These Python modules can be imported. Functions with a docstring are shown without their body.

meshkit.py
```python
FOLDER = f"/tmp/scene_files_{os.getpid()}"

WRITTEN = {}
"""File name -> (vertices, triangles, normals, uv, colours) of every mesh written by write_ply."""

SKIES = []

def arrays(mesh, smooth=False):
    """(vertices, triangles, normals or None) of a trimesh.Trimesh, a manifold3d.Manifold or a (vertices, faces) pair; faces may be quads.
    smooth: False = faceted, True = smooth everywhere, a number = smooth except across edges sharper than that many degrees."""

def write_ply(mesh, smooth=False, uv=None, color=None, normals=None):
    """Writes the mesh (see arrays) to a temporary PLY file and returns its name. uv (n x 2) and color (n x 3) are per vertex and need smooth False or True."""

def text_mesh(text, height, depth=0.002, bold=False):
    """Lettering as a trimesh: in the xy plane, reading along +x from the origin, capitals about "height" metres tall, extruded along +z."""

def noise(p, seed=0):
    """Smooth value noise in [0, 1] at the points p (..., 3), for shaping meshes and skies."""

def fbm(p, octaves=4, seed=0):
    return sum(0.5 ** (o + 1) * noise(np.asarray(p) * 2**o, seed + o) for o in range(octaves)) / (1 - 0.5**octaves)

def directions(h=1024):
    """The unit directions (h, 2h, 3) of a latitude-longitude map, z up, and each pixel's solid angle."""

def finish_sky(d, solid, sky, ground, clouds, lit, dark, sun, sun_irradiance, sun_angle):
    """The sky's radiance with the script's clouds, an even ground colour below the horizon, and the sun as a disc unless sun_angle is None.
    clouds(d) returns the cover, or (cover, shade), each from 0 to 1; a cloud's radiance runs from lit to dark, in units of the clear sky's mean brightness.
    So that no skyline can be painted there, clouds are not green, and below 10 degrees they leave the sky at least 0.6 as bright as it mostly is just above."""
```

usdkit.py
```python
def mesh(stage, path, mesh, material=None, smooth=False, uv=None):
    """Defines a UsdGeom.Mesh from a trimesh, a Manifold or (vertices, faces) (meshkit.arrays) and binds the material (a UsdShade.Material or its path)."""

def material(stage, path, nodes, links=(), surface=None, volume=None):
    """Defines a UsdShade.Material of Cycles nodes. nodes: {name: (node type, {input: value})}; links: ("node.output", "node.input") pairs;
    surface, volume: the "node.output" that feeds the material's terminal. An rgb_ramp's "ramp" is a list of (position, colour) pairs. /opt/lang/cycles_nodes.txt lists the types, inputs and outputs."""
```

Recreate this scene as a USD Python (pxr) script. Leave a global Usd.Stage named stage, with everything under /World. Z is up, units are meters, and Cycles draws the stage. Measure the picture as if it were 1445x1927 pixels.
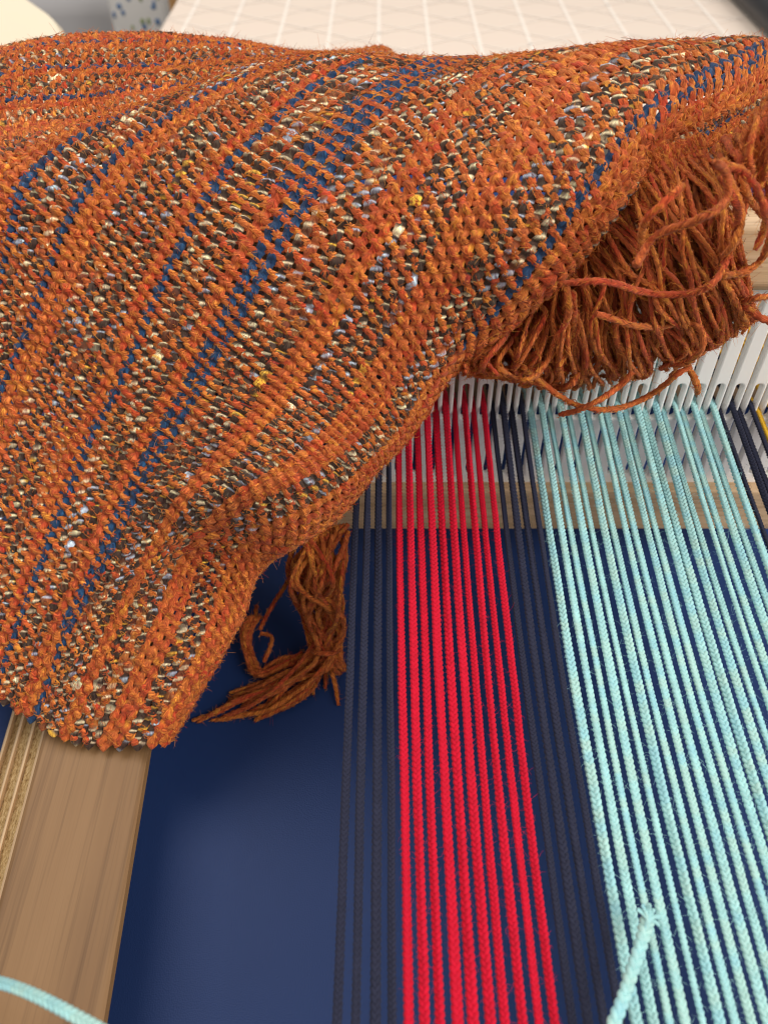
import math, random
import numpy as np, trimesh, shapely.geometry as sg, shapely.affinity as sa
import usdkit, meshkit
from scipy.interpolate import RBFInterpolator, CubicSpline
from pxr import Usd, UsdGeom, UsdLux, UsdShade, Gf, Sdf, Vt

rng = np.random.default_rng(11)
random.seed(5)
stage = Usd.Stage.CreateInMemory()
UsdGeom.Xform.Define(stage, '/World')
UsdGeom.Scope.Define(stage, '/World/Looks')
MM = 0.001

# ------------------------------------------------------------------ camera
CAM_H, PITCH, FPX = 0.187, 48.5, 1446.0
cam = UsdGeom.Camera.Define(stage, '/World/camera')
cam.AddTranslateOp().Set(Gf.Vec3d(0, 0, CAM_H))
cam.AddRotateXOp().Set(90 - PITCH)
cam.CreateHorizontalApertureAttr(36.0)
cam.CreateFocalLengthAttr(36.0 * FPX / 1445)
cam.CreateFStopAttr(19.0)
cam.CreateFocusDistanceAttr(0.222)
cam.CreateClippingRangeAttr(Gf.Vec2f(0.01, 50))
cam.CreateExposureAttr(0.0)
SP, CP = math.sin(math.radians(PITCH)), math.cos(math.radians(PITCH))


def at(px, py, z):
    """The point (metres) that lies z millimetres deep along the view, seen at a pixel of the photograph."""
    px, py, z = (np.asarray(a, float) for a in (px, py, z))
    a, b = (px - 722.5) / FPX, (py - 963.5) / FPX
    z = z * MM
    return np.stack([z * a, z * (CP - b * SP), CAM_H - z * (SP + b * CP)], -1)


# ------------------------------------------------------------------ light
def rect_light(name, pos, target, w, h, color, power):
    L = UsdLux.RectLight.Define(stage, '/World/' + name)
    L.CreateWidthAttr(w); L.CreateHeightAttr(h); L.CreateColorAttr(Gf.Vec3f(*color)); L.CreateIntensityAttr(power)
    m = Gf.Matrix4d().SetLookAt(Gf.Vec3d(*pos), Gf.Vec3d(*target), Gf.Vec3d(0.1, 1, 0.05)).GetInverse()
    L.AddTransformOp().Set(m)
    return L


rect_light('ceiling_lamp_panel', (-0.75, 0.75, 1.7), (0, 0.15, 0), 1.5, 1.1, (1.0, 0.93, 0.84), 4.4)
rect_light('room_lamp_panel', (1.1, -0.55, 1.15), (0.05, 0.15, 0), 1.1, 1.0, (1.0, 0.95, 0.89), 8.0)
dome = UsdLux.DomeLight.Define(stage, '/World/room_ambient')
dm = usdkit.material(stage, '/World/Looks/room_glow', {'b': ('background_shader', {'color': (1.0, 0.93, 0.86), 'strength': 0.50})}, surface='b.background')
UsdShade.MaterialBindingAPI.Apply(dome.GetPrim()).Bind(dm)

# ------------------------------------------------------------------ helpers
used = {}


def numbered(path):
    n = used.get(path, 0)
    used[path] = n + 1
    return path if n == 0 else f'{path}_{n:03d}'


def tag(p, label=None, cat=None, group=None, kind=None):
    p = p.GetPrim() if hasattr(p, 'GetPrim') else p
    for k, v in (('label', label), ('category', cat), ('group', group), ('kind', kind)):
        if v:
            p.SetCustomDataByKey(k, v)
    return p


def thing(name, label, cat, group=None):
    x = UsdGeom.Xform.Define(stage, numbered('/World/' + name))
    tag(x, label, cat, group)
    return str(x.GetPath())


def obj(name, mesh, mat, parent='/World', smooth=False, col=None, uv=None):
    m = usdkit.mesh(stage, numbered(f'{parent}/{name}'), mesh, LOOK[mat], smooth=smooth, uv=uv)
    if col is not None:
        UsdGeom.PrimvarsAPI(m).CreatePrimvar('col', Sdf.ValueTypeNames.Color3fArray, 'vertex').Set(Vt.Vec3fArray.FromNumpy(np.asarray(col, np.float32)))
    return m


def box(x0, x1, y0, y1, z0, z1, r=0.0008, seg=2):
    """A box with rounded long edges: a rounded rectangle hull."""
    pts = []
    for sx, cx in ((-1, x0 + r), (1, x1 - r)):
        for sy, cy in ((-1, y0 + r), (1, y1 - r)):
            for sz, cz in ((-1, z0 + r), (1, z1 - r)):
                for a in np.linspace(0, math.pi / 2, seg + 1):
                    for b in np.linspace(0, math.pi / 2, seg + 1):
                        pts.append((cx + sx * r * math.cos(a) * math.cos(b), cy + sy * r * math.sin(a) * math.cos(b), cz + sz * r * math.sin(b)))
    return trimesh.convex.convex_hull(np.array(pts))


def frames(P, ref=None):
    """Tangent and two cross vectors along a polyline; ref: vectors that the first cross vector follows, else parallel transport."""
    T = np.gradient(P, axis=0)
    T /= np.linalg.norm(T, axis=1, keepdims=True) + 1e-12
    if ref is not None:
        N = ref - (ref * T).sum(1, keepdims=True) * T
        N /= np.linalg.norm(N, axis=1, keepdims=True) + 1e-12
    else:
        N = np.zeros_like(P)
        n = np.cross(T[0], [0.3, 0.2, 0.93]); n = n / np.linalg.norm(n)
        for i in range(len(P)):
            n = n - n.dot(T[i]) * T[i]
            n /= np.linalg.norm(n) + 1e-12
            N[i] = n
    return T, N, np.cross(T, N)


def tube(P, ra, rb, sides, ref=None, shape=None, close=True):
    """Tube round polyline P, half widths ra along the first cross vector, rb across; shape(theta, s) scales the radius. Returns verts, faces, theta grid, s grid."""
    T, N, B = frames(P, ref)
    s = np.concatenate([[0], np.cumsum(np.linalg.norm(np.diff(P, axis=0), axis=1))])
    th = np.arange(sides) * 2 * math.pi / sides
    TH, S = np.meshgrid(th, s)
    k = np.ones_like(TH) if shape is None else shape(TH, S)
    ra, rb = np.broadcast_to(ra, len(P))[:, None], np.broadcast_to(rb, len(P))[:, None]
    V = P[:, None] + (k * ra * np.cos(TH))[..., None] * N[:, None] + (k * rb * np.sin(TH))[..., None] * B[:, None]
    n = len(P)
    i, j = np.meshgrid(np.arange(n - 1), np.arange(sides), indexing='ij')
    a, b, c, d = i * sides + j, i * sides + (j + 1) % sides, (i + 1) * sides + (j + 1) % sides, (i + 1) * sides + j
    F = np.vstack([np.stack([a, b, c], -1).reshape(-1, 3), np.stack([a, c, d], -1).reshape(-1, 3)])
    V = V.reshape(-1, 3)
    if close:
        V = np.vstack([V, P[:1], P[-1:]])
        q = np.arange(sides)
        F = np.vstack([F, np.stack([np.full(sides, len(V) - 2), (q + 1) % sides, q], -1), np.stack([np.full(sides, len(V) - 1), (n - 1) * sides + q, (n - 1) * sides + (q + 1) % sides], -1)])
        TH, S = np.concatenate([TH.ravel(), [0, 0]]), np.concatenate([S.ravel(), [0, s[-1]]])
    return V, F, TH.ravel(), S.ravel()


def n1(x, seed):
    x = np.asarray(x, float)
    return meshkit.noise(np.stack([x, np.full_like(x, seed * 1.37 + 0.5), np.full_like(x, seed * 0.71)], -1), seed)


def spline(C, n):
    C = np.asarray(C, float)
    t = np.concatenate([[0], np.cumsum(np.linalg.norm(np.diff(C, axis=0), axis=1) ** 0.7)])
    return CubicSpline(t, C, bc_type='natural')(np.linspace(0, t[-1], n))


# ------------------------------------------------------------------ materials
LOOK = {}


def look(name, nodes, links, surface='p.BSDF'):
    LOOK[name] = usdkit.material(stage, '/World/Looks/' + name, nodes, links, surface=surface)


def yarn_look(name, rough, sheen, bump, along, around, ramp, spec=0.2, tint=(1, 0.7, 0.5)):
    look(name, {
        'a': ('attribute', {'attribute': 'col'}), 'uv': ('uvmap', {'attribute': 'st'}),
        'm': ('mapping', {'mapping_type': 'point', 'scale': (along, around, 1)}), 'n': ('noise_texture', {'scale': 1.0, 'detail': 4.0, 'roughness': 0.75}),
        'r': ('rgb_ramp', {'ramp': ramp}),
        'x': ('mix_color', {'blend_type': 'multiply', 'fac': 1.0, 'use_clamp': False}),
        'b': ('bump', {'strength': bump, 'distance': 0.0004}),
        'p': ('principled_bsdf', {'roughness': rough, 'sheen_weight': sheen, 'sheen_roughness': 0.5, 'sheen_tint': tint, 'specular_ior_level': spec})},
        [('uv.UV', 'm.vector'), ('m.vector', 'n.vector'), ('n.fac', 'r.fac'), ('a.color', 'x.a'), ('r.color', 'x.b'), ('x.result', 'p.base_color'), ('n.fac', 'b.height'), ('b.normal', 'p.normal')])


yarn_look('wool', 0.9, 0.18, 1.0, 260, 8, [(0.34, (0.22, 0.14, 0.16)), (0.46, (0.85, 0.8, 0.85)), (0.54, (1.1, 1.15, 1.1)), (0.66, (1.9, 2.5, 2.3))], 0.12)
yarn_look('cotton', 0.75, 0.06, 0.35, 500, 6, [(0.3, (0.88, 0.88, 0.9)), (0.5, (1, 1, 1)), (0.7, (1.08, 1.08, 1.06))], 0.2, (1, 1, 1))
for nm_, c_ in (('fuzz_rust', (0.58, 0.17, 0.035)), ('fuzz_red', (0.46, 0.060, 0.022)), ('fuzz_ochre', (0.74, 0.31, 0.06)), ('fuzz_brown', (0.17, 0.040, 0.016))):
    look(nm_, {'p': ('principled_bsdf', {'base_color': c_, 'roughness': 0.75, 'specular_ior_level': 0.25}), 't': ('translucent_bsdf', {'color': c_}), 'm': ('mix_closure', {'fac': 0.25})},
         [('p.BSDF', 'm.closure1'), ('t.BSDF', 'm.closure2')], 'm.closure')


def wood_look(name, dark, mid, light, axis_scale, rough=0.5, coat=0.0):
    look(name, {
        'tc': ('texture_coordinate', {}), 'm': ('mapping', {'mapping_type': 'point', 'scale': axis_scale}),
        'n': ('noise_texture', {'scale': 1.0, 'detail': 5.0, 'roughness': 0.6, 'distortion': 0.6}),
        'm2': ('mapping', {'mapping_type': 'point', 'scale': tuple(6 * a if a > 50 else 2 * a for a in axis_scale)}),
        'n2': ('noise_texture', {'scale': 1.0, 'detail': 4.0, 'roughness': 0.7}),
        'r': ('rgb_ramp', {'ramp': [(0.28, dark), (0.5, mid), (0.72, light)]}),
        'r2': ('rgb_ramp', {'ramp': [(0.34, (0.62, 0.58, 0.55)), (0.5, (1, 1, 1))]}),
        'x': ('mix_color', {'blend_type': 'multiply', 'fac': 0.8}),
        'b': ('bump', {'strength': 0.35, 'distance': 0.0005}),
        'p': ('principled_bsdf', {'roughness': rough, 'specular_ior_level': 0.35})},
        [('tc.object', 'm.vector'), ('m.vector', 'n.vector'), ('tc.object', 'm2.vector'), ('m2.vector', 'n2.vector'), ('n.fac', 'r.fac'), ('n2.fac', 'r2.fac'), ('r.color', 'x.a'), ('r2.color', 'x.b'),
         ('x.result', 'p.base_color'), ('n2.fac', 'b.height'), ('b.normal', 'p.normal')])


wood_look('walnut', (0.180, 0.096, 0.040), (0.225, 0.125, 0.053), (0.25, 0.142, 0.063), (60, 3, 60))
wood_look('beech', (0.50, 0.33, 0.18), (0.60, 0.42, 0.25), (0.68, 0.50, 0.32), (10, 160, 160))
look('rough_edge', {
    'tc': ('texture_coordinate', {}), 'm': ('mapping', {'mapping_type': 'point', 'scale': (1500, 700, 1500)}), 'n': ('noise_texture', {'scale': 1.0, 'detail': 5.0, 'roughness': 0.7}),
    'r': ('rgb_ramp', {'ramp': [(0.3, (0.14, 0.075, 0.03)), (0.42, (0.40, 0.25, 0.10)), (0.55, (0.58, 0.41, 0.20)), (0.7, (0.66, 0.50, 0.29))]}),
    'b': ('bump', {'strength': 0.9, 'distance': 0.001}), 'p': ('principled_bsdf', {'roughness': 0.8, 'specular_ior_level': 0.2})},
    [('tc.object', 'm.vector'), ('m.vector', 'n.vector'), ('n.fac', 'r.fac'), ('r.color', 'p.base_color'), ('n.fac', 'b.height'), ('b.normal', 'p.normal')])
look('blue_vinyl', {
    'tc': ('texture_coordinate', {}), 'v': ('voronoi_texture', {'scale': 2200.0, 'feature': 'f1'}), 'n': ('noise_texture', {'scale': 14.0, 'detail': 4.0}),
    'r': ('rgb_ramp', {'ramp': [(0.3, (0.013, 0.037, 0.138)), (0.7, (0.016, 0.043, 0.155))]}),
    'b': ('bump', {'strength': 0.3, 'distance': 0.0002}), 'p': ('principled_bsdf', {'roughness': 0.5, 'specular_ior_level': 0.22})},
    [('tc.object', 'v.vector'), ('tc.object', 'n.vector'), ('n.fac', 'r.fac'), ('r.color', 'p.base_color'), ('v.distance', 'b.height'), ('b.normal', 'p.normal')])
look('white_plastic', {'p': ('principled_bsdf', {'base_color': (0.91, 0.90, 0.88), 'roughness': 0.32, 'specular_ior_level': 0.5, 'subsurface_weight': 0.12, 'subsurface_radius': (1, 0.9, 0.8), 'subsurface_scale': 0.002})}, [])


def plain(name, c, rough=0.6, spec=0.4):
    look(name, {'p': ('principled_bsdf', {'base_color': c, 'roughness': rough, 'specular_ior_level': spec})}, [])


plain('cream', (0.90, 0.82, 0.64), 0.5)
plain('grey_cloth', (0.42, 0.42, 0.44), 0.9)
plain('dark_grey', (0.10, 0.10, 0.11), 0.8)
plain('pale_cloth', (0.62, 0.62, 0.62), 0.9)
plain('oak', (0.42, 0.24, 0.10), 0.5)
plain('black_rubber', (0.022, 0.024, 0.03), 0.45)
plain('ply_face', (0.60, 0.42, 0.25), 0.6)
plain('kraft', (0.30, 0.19, 0.10), 0.8)
plain('burgundy', (0.16, 0.02, 0.03), 0.6)
plain('petal_blue', (0.08, 0.16, 0.32), 0.8)
plain('leaf_green', (0.20, 0.26, 0.10), 0.8)
plain('floor_grey', (0.22, 0.20, 0.18), 0.7)
plain('print_white', (0.88, 0.82, 0.76), 0.85)
plain('table_beige', (0.77, 0.67, 0.59), 0.8)
plain('wall_grey', (0.5, 0.48, 0.46), 0.9)

# ------------------------------------------------------------------ setting
TABLE_Z = -0.068
fl = obj('floor', box(-3, 3, -2, 5, -0.84, -0.80, 0.005, 1), 'floor_grey'); tag(fl, 'grey floor below the tables', 'floor', kind='structure')
bt = thing('table', 'dark blue leathery tabletop carrying the weaving loom', 'table')
obj('tabletop', box(-0.42, 0.55, -0.35, 0.56, TABLE_Z - 0.03, TABLE_Z, 0.004, 3), 'blue_vinyl', bt, smooth=30)
for sx in (-0.38, 0.51):
    for sy in (-0.31, 0.52):
        obj('table_leg', box(sx - 0.025, sx + 0.025, sy - 0.025, sy + 0.025, -0.80, TABLE_Z - 0.03, 0.003, 1), 'dark_grey', bt)

# ------------------------------------------------------------------ loom frame
loom = thing('weaving_loom', 'wooden weaving loom frame with brown side rail and layered plywood outer edge', 'loom')
RT = -0.0415
SEC = sg.Polygon([(-0.1085, RT - 0.004), (-0.1078, RT - 0.0012), (-0.1060, RT), (-0.0752, RT), (-0.0736, RT - 0.0008), (-0.0730, RT - 0.0022), (-0.0835, TABLE_Z + 0.0004), (-0.1085, TABLE_Z + 0.0004)])


def along_y(poly, y0, y1, n=2):
    m = trimesh.creation.extrude_polygon(poly, y1 - y0)
    m.apply_transform(np.array([[1, 0, 0, 0], [0, 0, -1, y1], [0, 1, 0, 0], [0, 0, 0, 1]], float))
    return m


def yaw(m, deg, about=(-0.0739, 0.103)):
    m.apply_transform(trimesh.transformations.rotation_matrix(math.radians(deg), [0, 0, 1], [about[0], about[1], 0]))
    return m


obj('side_rail', yaw(along_y(SEC, -0.06, 0.40), 2.6), 'walnut', loom, smooth=35)
# the rail's outer edge: plywood layers stepping down to the table, smooth and rough by turns
for n_, (xa, xb, za, zb, rough) in enumerate([(-0.1087, -0.1104, 0.0042, 0.0052, 0), (-0.1104, -0.1142, 0.0066, 0.0086, 1), (-0.1142, -0.1154, 0.0068, 0.0076, 0), (-0.1154, -0.1206, 0.0104, 0.0134, 1),
                                          (-0.1206, -0.1219, 0.0112, 0.0122, 0), (-0.1219, -0.1266, 0.0156, 0.0186, 1), (-0.1266, -0.1281, 0.0160, 0.0172, 0)]):
    ys = np.linspace(-0.06, 0.40, 460 if rough else 60)
    xs = np.linspace(xa, xb, 6 if rough else 3)
    top = np.stack(np.meshgrid(ys, xs, indexing='ij'), -1)
    f_ = (top[..., 1] - xa) / (xb - xa)
    zt_ = RT - (za + (zb - za) * f_)
    if rough:
        zt_ = zt_ + 0.0016 * (meshkit.fbm(np.stack([top[..., 0] * 300, top[..., 1] * 900, 0 * f_ + n_], -1), 3, 5) - 0.5)
    else:
        zt_ = zt_ - 0.0003 * (2 * f_ - 1) ** 2 + 0.0002 * (meshkit.noise(np.stack([top[..., 0] * 90, f_, 0 * f_ + n_], -1), 8) - 0.5)
    rows = np.concatenate([np.stack([np.full(len(ys), xa), ys, np.full(len(ys), TABLE_Z + 0.0004)], -1)[:, None], np.stack([top[..., 1], top[..., 0], zt_], -1), np.stack([np.full(len(ys), xb), ys, np.full(len(ys), TABLE_Z + 0.0004)], -1)[:, None]], 1)
    m_ = rows.shape[1]
    i, j = np.meshgrid(np.arange(len(ys) - 1), np.arange(m_ - 1), indexing='ij')
    a_, b_, c_, d_ = i * m_ + j, i * m_ + j + 1, (i + 1) * m_ + j + 1, (i + 1) * m_ + j
    ge = trimesh.Trimesh(rows.reshape(-1, 3), np.vstack([np.stack([a_, b_, c_], -1).reshape(-1, 3), np.stack([a_, c_, d_], -1).reshape(-1, 3)]), process=False)
    obj('plywood_layer', yaw(ge, 2.6), 'rough_edge' if rough else 'ply_face', loom)
q = at(22, 1481, 252)
obj('red_mark', box(q[0] - 0.0009, q[0] + 0.0009, q[1] - 0.005, q[1] + 0.005, q[2] - 0.001, q[2] + 0.0012, 0.0005, 1), 'burgundy', loom)
obj('front_beam', box(-0.073, 0.24, -0.058, -0.026, -0.052, -0.0012, 0.003, 2), 'beech', loom, smooth=30)
obj('back_beam', box(-0.078, 0.24, 0.352, 0.386, -0.052, -0.0012, 0.003, 2), 'beech', loom, smooth=30)
rl = trimesh.creation.cylinder(0.030, 0.30, sections=48)
rl.apply_transform(trimesh.transformations.rotation_matrix(math.pi / 2, [0, 1, 0])); rl.apply_translation([0.085, 0.306, -0.0345])
obj('warp_roller', rl, 'kraft', loom, smooth=40)
obj('side_rail', box(0.24, 0.275, -0.06, 0.40, TABLE_Z + 0.0004, RT, 0.003, 2), 'walnut', loom, smooth=30)

# ------------------------------------------------------------------ heddle
PIT, X0, HY = 3.375, 4.94, 0.205
PH, XH = 3.30, 4.84   # the reed is a little finer than the cloth beam's spacing
LEAN = math.radians(4.5)
hed = thing('heddle', 'white plastic reed heddle between two pale wooden bars standing across the loom', 'heddle')


def leaned(m):
    m.apply_transform(trimesh.transformations.rotation_matrix(-LEAN, [1, 0, 0], [0, HY, 0.015]))
    return m


def upright(poly, d0, d1):
    """Extrudes a polygon drawn in (x, z) millimetres to y from d0 to d1 about the heddle's plane."""
    m = trimesh.util.concatenate([trimesh.creation.extrude_polygon(g, (d1 - d0)) for g in getattr(poly, 'geoms', [poly])])
    v = np.array(m.vertices)
    m.vertices = np.stack([v[:, 0] * MM, HY - (d0 + v[:, 2]) * MM, v[:, 1] * MM], -1)
    m.invert() if m.volume < 0 else None
    return m


def blade(cx):
    body = sg.Polygon([(-1.9, -20), (-2.5, -12), (-2.5, 24), (-2.35, 40), (-2.3, 60), (2.3, 60), (2.35, 40), (2.5, 24), (2.5, -12), (1.9, -20)])
    eye = sg.LineString([(0, 8), (0, 20.2)]).buffer(1.28, 6)
    out = []
    for inset, d0, d1 in ((0.0, -1.2, 1.2), (0.22, 1.2, 1.42), (0.22, -1.42, -1.2), (0.5, 1.42, 1.54)):
        p = body.buffer(-inset, 4).difference(eye.buffer(inset, 6)) if inset else body.difference(eye)
        out.append(upright(sa.translate(p, cx, 0), d0, d1))
    return leaned(trimesh.util.concatenate(out))


hx0, hx1 = XH + PH * -31, XH + PH * 47
for i in range(-29, 47, 2):
    obj('reed_blade', blade(XH + PH * i), 'white_plastic', hed, smooth=30)
bs = sg.box(hx0 * 1.0, -25.5, hx1, -16.5)
for i in range(-30, 47, 2):
    bs = bs.difference(sg.LineString([(XH + PH * i, -14), (XH + PH * i, -18.2)]).buffer(0.9, 4))
obj('reed_base', leaned(upright(bs, -1.1, 1.1)), 'white_plastic', hed, smooth=30)
obj('reed_cap', leaned(upright(sg.box(hx0, 54.0, hx1, 62), -1.1, 1.1)), 'white_plastic', hed, smooth=30)
obj('bottom_bar', leaned(box(hx0 * MM - 0.004, hx1 * MM + 0.004, HY - 0.0062, HY + 0.0062, -0.0440, -0.0232, 0.0015, 3)), 'beech', hed, smooth=30)
obj('top_bar', leaned(box(hx0 * MM - 0.004, hx1 * MM + 0.004, HY - 0.0078, HY + 0.0085, 0.0575, 0.081, 0.0045, 4)), 'beech', hed, smooth=40)

# ------------------------------------------------------------------ warp threads on the loom
COL = {'red': (0.54, 0.0025, 0.026), 'navy': (0.018, 0.021, 0.046), 'aqua': (0.36, 0.64, 0.65), 'yellow': (0.75, 0.45, 0.03)}


def chain_shape(P=1.9 * MM, amp=0.075, ph=0.0):
    def f(th, s):
        tri = np.abs(((th + ph) % (2 * math.pi)) - math.pi) / math.pi
        fold = np.abs(2 * tri - 1)
        w = np.cos(2 * math.pi * (s / P + 0.8 * fold))
        return 1 + amp * w - 0.34 * np.exp(-((fold) / 0.42) ** 2) * (0.5 - 0.5 * np.cos(2 * math.pi * s / P))
    return f


def cotton_cols(kind, th, s, seed):
    c = np.array(COL[kind])
    k = n1(s * 260, seed)
    k2 = n1(s * 900 + th * 0.9, seed + 50)
    col = c[None] * (0.86 + 0.28 * k2[:, None])
    if kind == 'aqua':
        warm, cool = np.array([0.50, 0.66, 0.54]), np.array([0.24, 0.55, 0.70])
        w = np.clip((k - 0.55) * 2.2, 0, 0.3)[:, None]; q = np.clip((0.42 - k) * 2.4, 0, 0.35)[:, None]
        col = col * (1 - w - q) + warm * w + cool * q
    return col


def chain_yarn(name, P, r, kind, seed, parent='/World', flat=0.62, period=None, wild=0.7):
    """A knitted cotton cord: three soft strands braided round one another, joined in one mesh."""
    L = np.concatenate([[0], np.cumsum(np.linalg.norm(np.diff(P, axis=0), axis=1))])
    turn = rng.uniform(-0.5, 0.5) + wild * 2 * (n1(L * 24, seed + 9) - 0.5)
    rr = r * (0.92 + 0.16 * n1(L * 60, seed + 3))
    T, N, B = frames(P)
    up = np.array([0, -0.35, 0.94])
    N0 = np.cross(T, up); N0 /= np.linalg.norm(N0, axis=1, keepdims=True) + 1e-9
    B0 = np.cross(N0, T)
    A_ = N0 * np.cos(turn)[:, None] + B0 * np.sin(turn)[:, None]
    D_ = -N0 * np.sin(turn)[:, None] + B0 * np.cos(turn)[:, None]
    per = (period or 3.5 * r) * 1.0
    ph0 = rng.uniform(0, 6.28)
    vs_, fs_, cs_, us_, n0 = [], [], [], [], 0
    for q in range(3):
        w = 2 * math.pi * L / per + 2 * math.pi * q / 3 + ph0
        Q = P + A_ * (0.56 * rr * np.sin(w))[:, None] + D_ * (0.33 * flat * rr * np.sin(2 * w))[:, None]
        V, F, TH, S = tube(Q, rr * 0.53, rr * 0.50, 5, ref=D_)
        vs_.append(V); fs_.append(F + n0); n0 += len(V)
        cs_.append(cotton_cols(kind, TH * 0.3, S, seed)); us_.append(np.stack([S, TH / 6.283 + q * 0.37], -1))
    return obj(name, (np.vstack(vs_), np.vstack(fs_)), 'cotton', parent, smooth=True, col=np.vstack(cs_), uv=np.vstack(us_))


def hairs(path, P, r, n, kind):
    b = P[rng.integers(0, len(P), n)]
    a = rng.uniform(0, 2 * math.pi, n)
    d = np.stack([np.cos(a), rng.normal(0, 0.9, n), np.sin(a)], -1)
    out = np.stack([np.cos(a), 0 * a, np.sin(a)], -1)
    L = (rng.gamma(2.0, 0.0003, n) + 0.0003)[:, None]
    p0 = b + out * r
    H = np.stack([p0, p0 + d * L * 0.5, p0 + d * L * 0.8 + rng.normal(0, 0.0003, (n, 3))], 1)
    c = UsdGeom.BasisCurves.Define(stage, path)
    c.CreateTypeAttr('linear'); c.CreateWrapAttr('nonperiodic')
    c.CreateCurveVertexCountsAttr(Vt.IntArray.FromNumpy(np.full(n, 3, np.int32)))
    c.CreatePointsAttr(Vt.Vec3fArray.FromNumpy(H.reshape(-1, 3).astype(np.float32)))
    c.CreateWidthsAttr(Vt.FloatArray.FromNumpy(np.tile(np.array([0.00005, 0.00004, 0.00002], np.float32), n)))
    c.SetWidthsInterpolation('vertex')
    UsdShade.MaterialBindingAPI.Apply(c.GetPrim()).Bind(LOOK['lint_' + kind])
    tag(c, kind='stuff')


for kd, c_ in COL.items():
    plain('lint_' + kd, tuple(min(1, x * 1.25 + 0.01) for x in c_), 0.8, 0.2)

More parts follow.
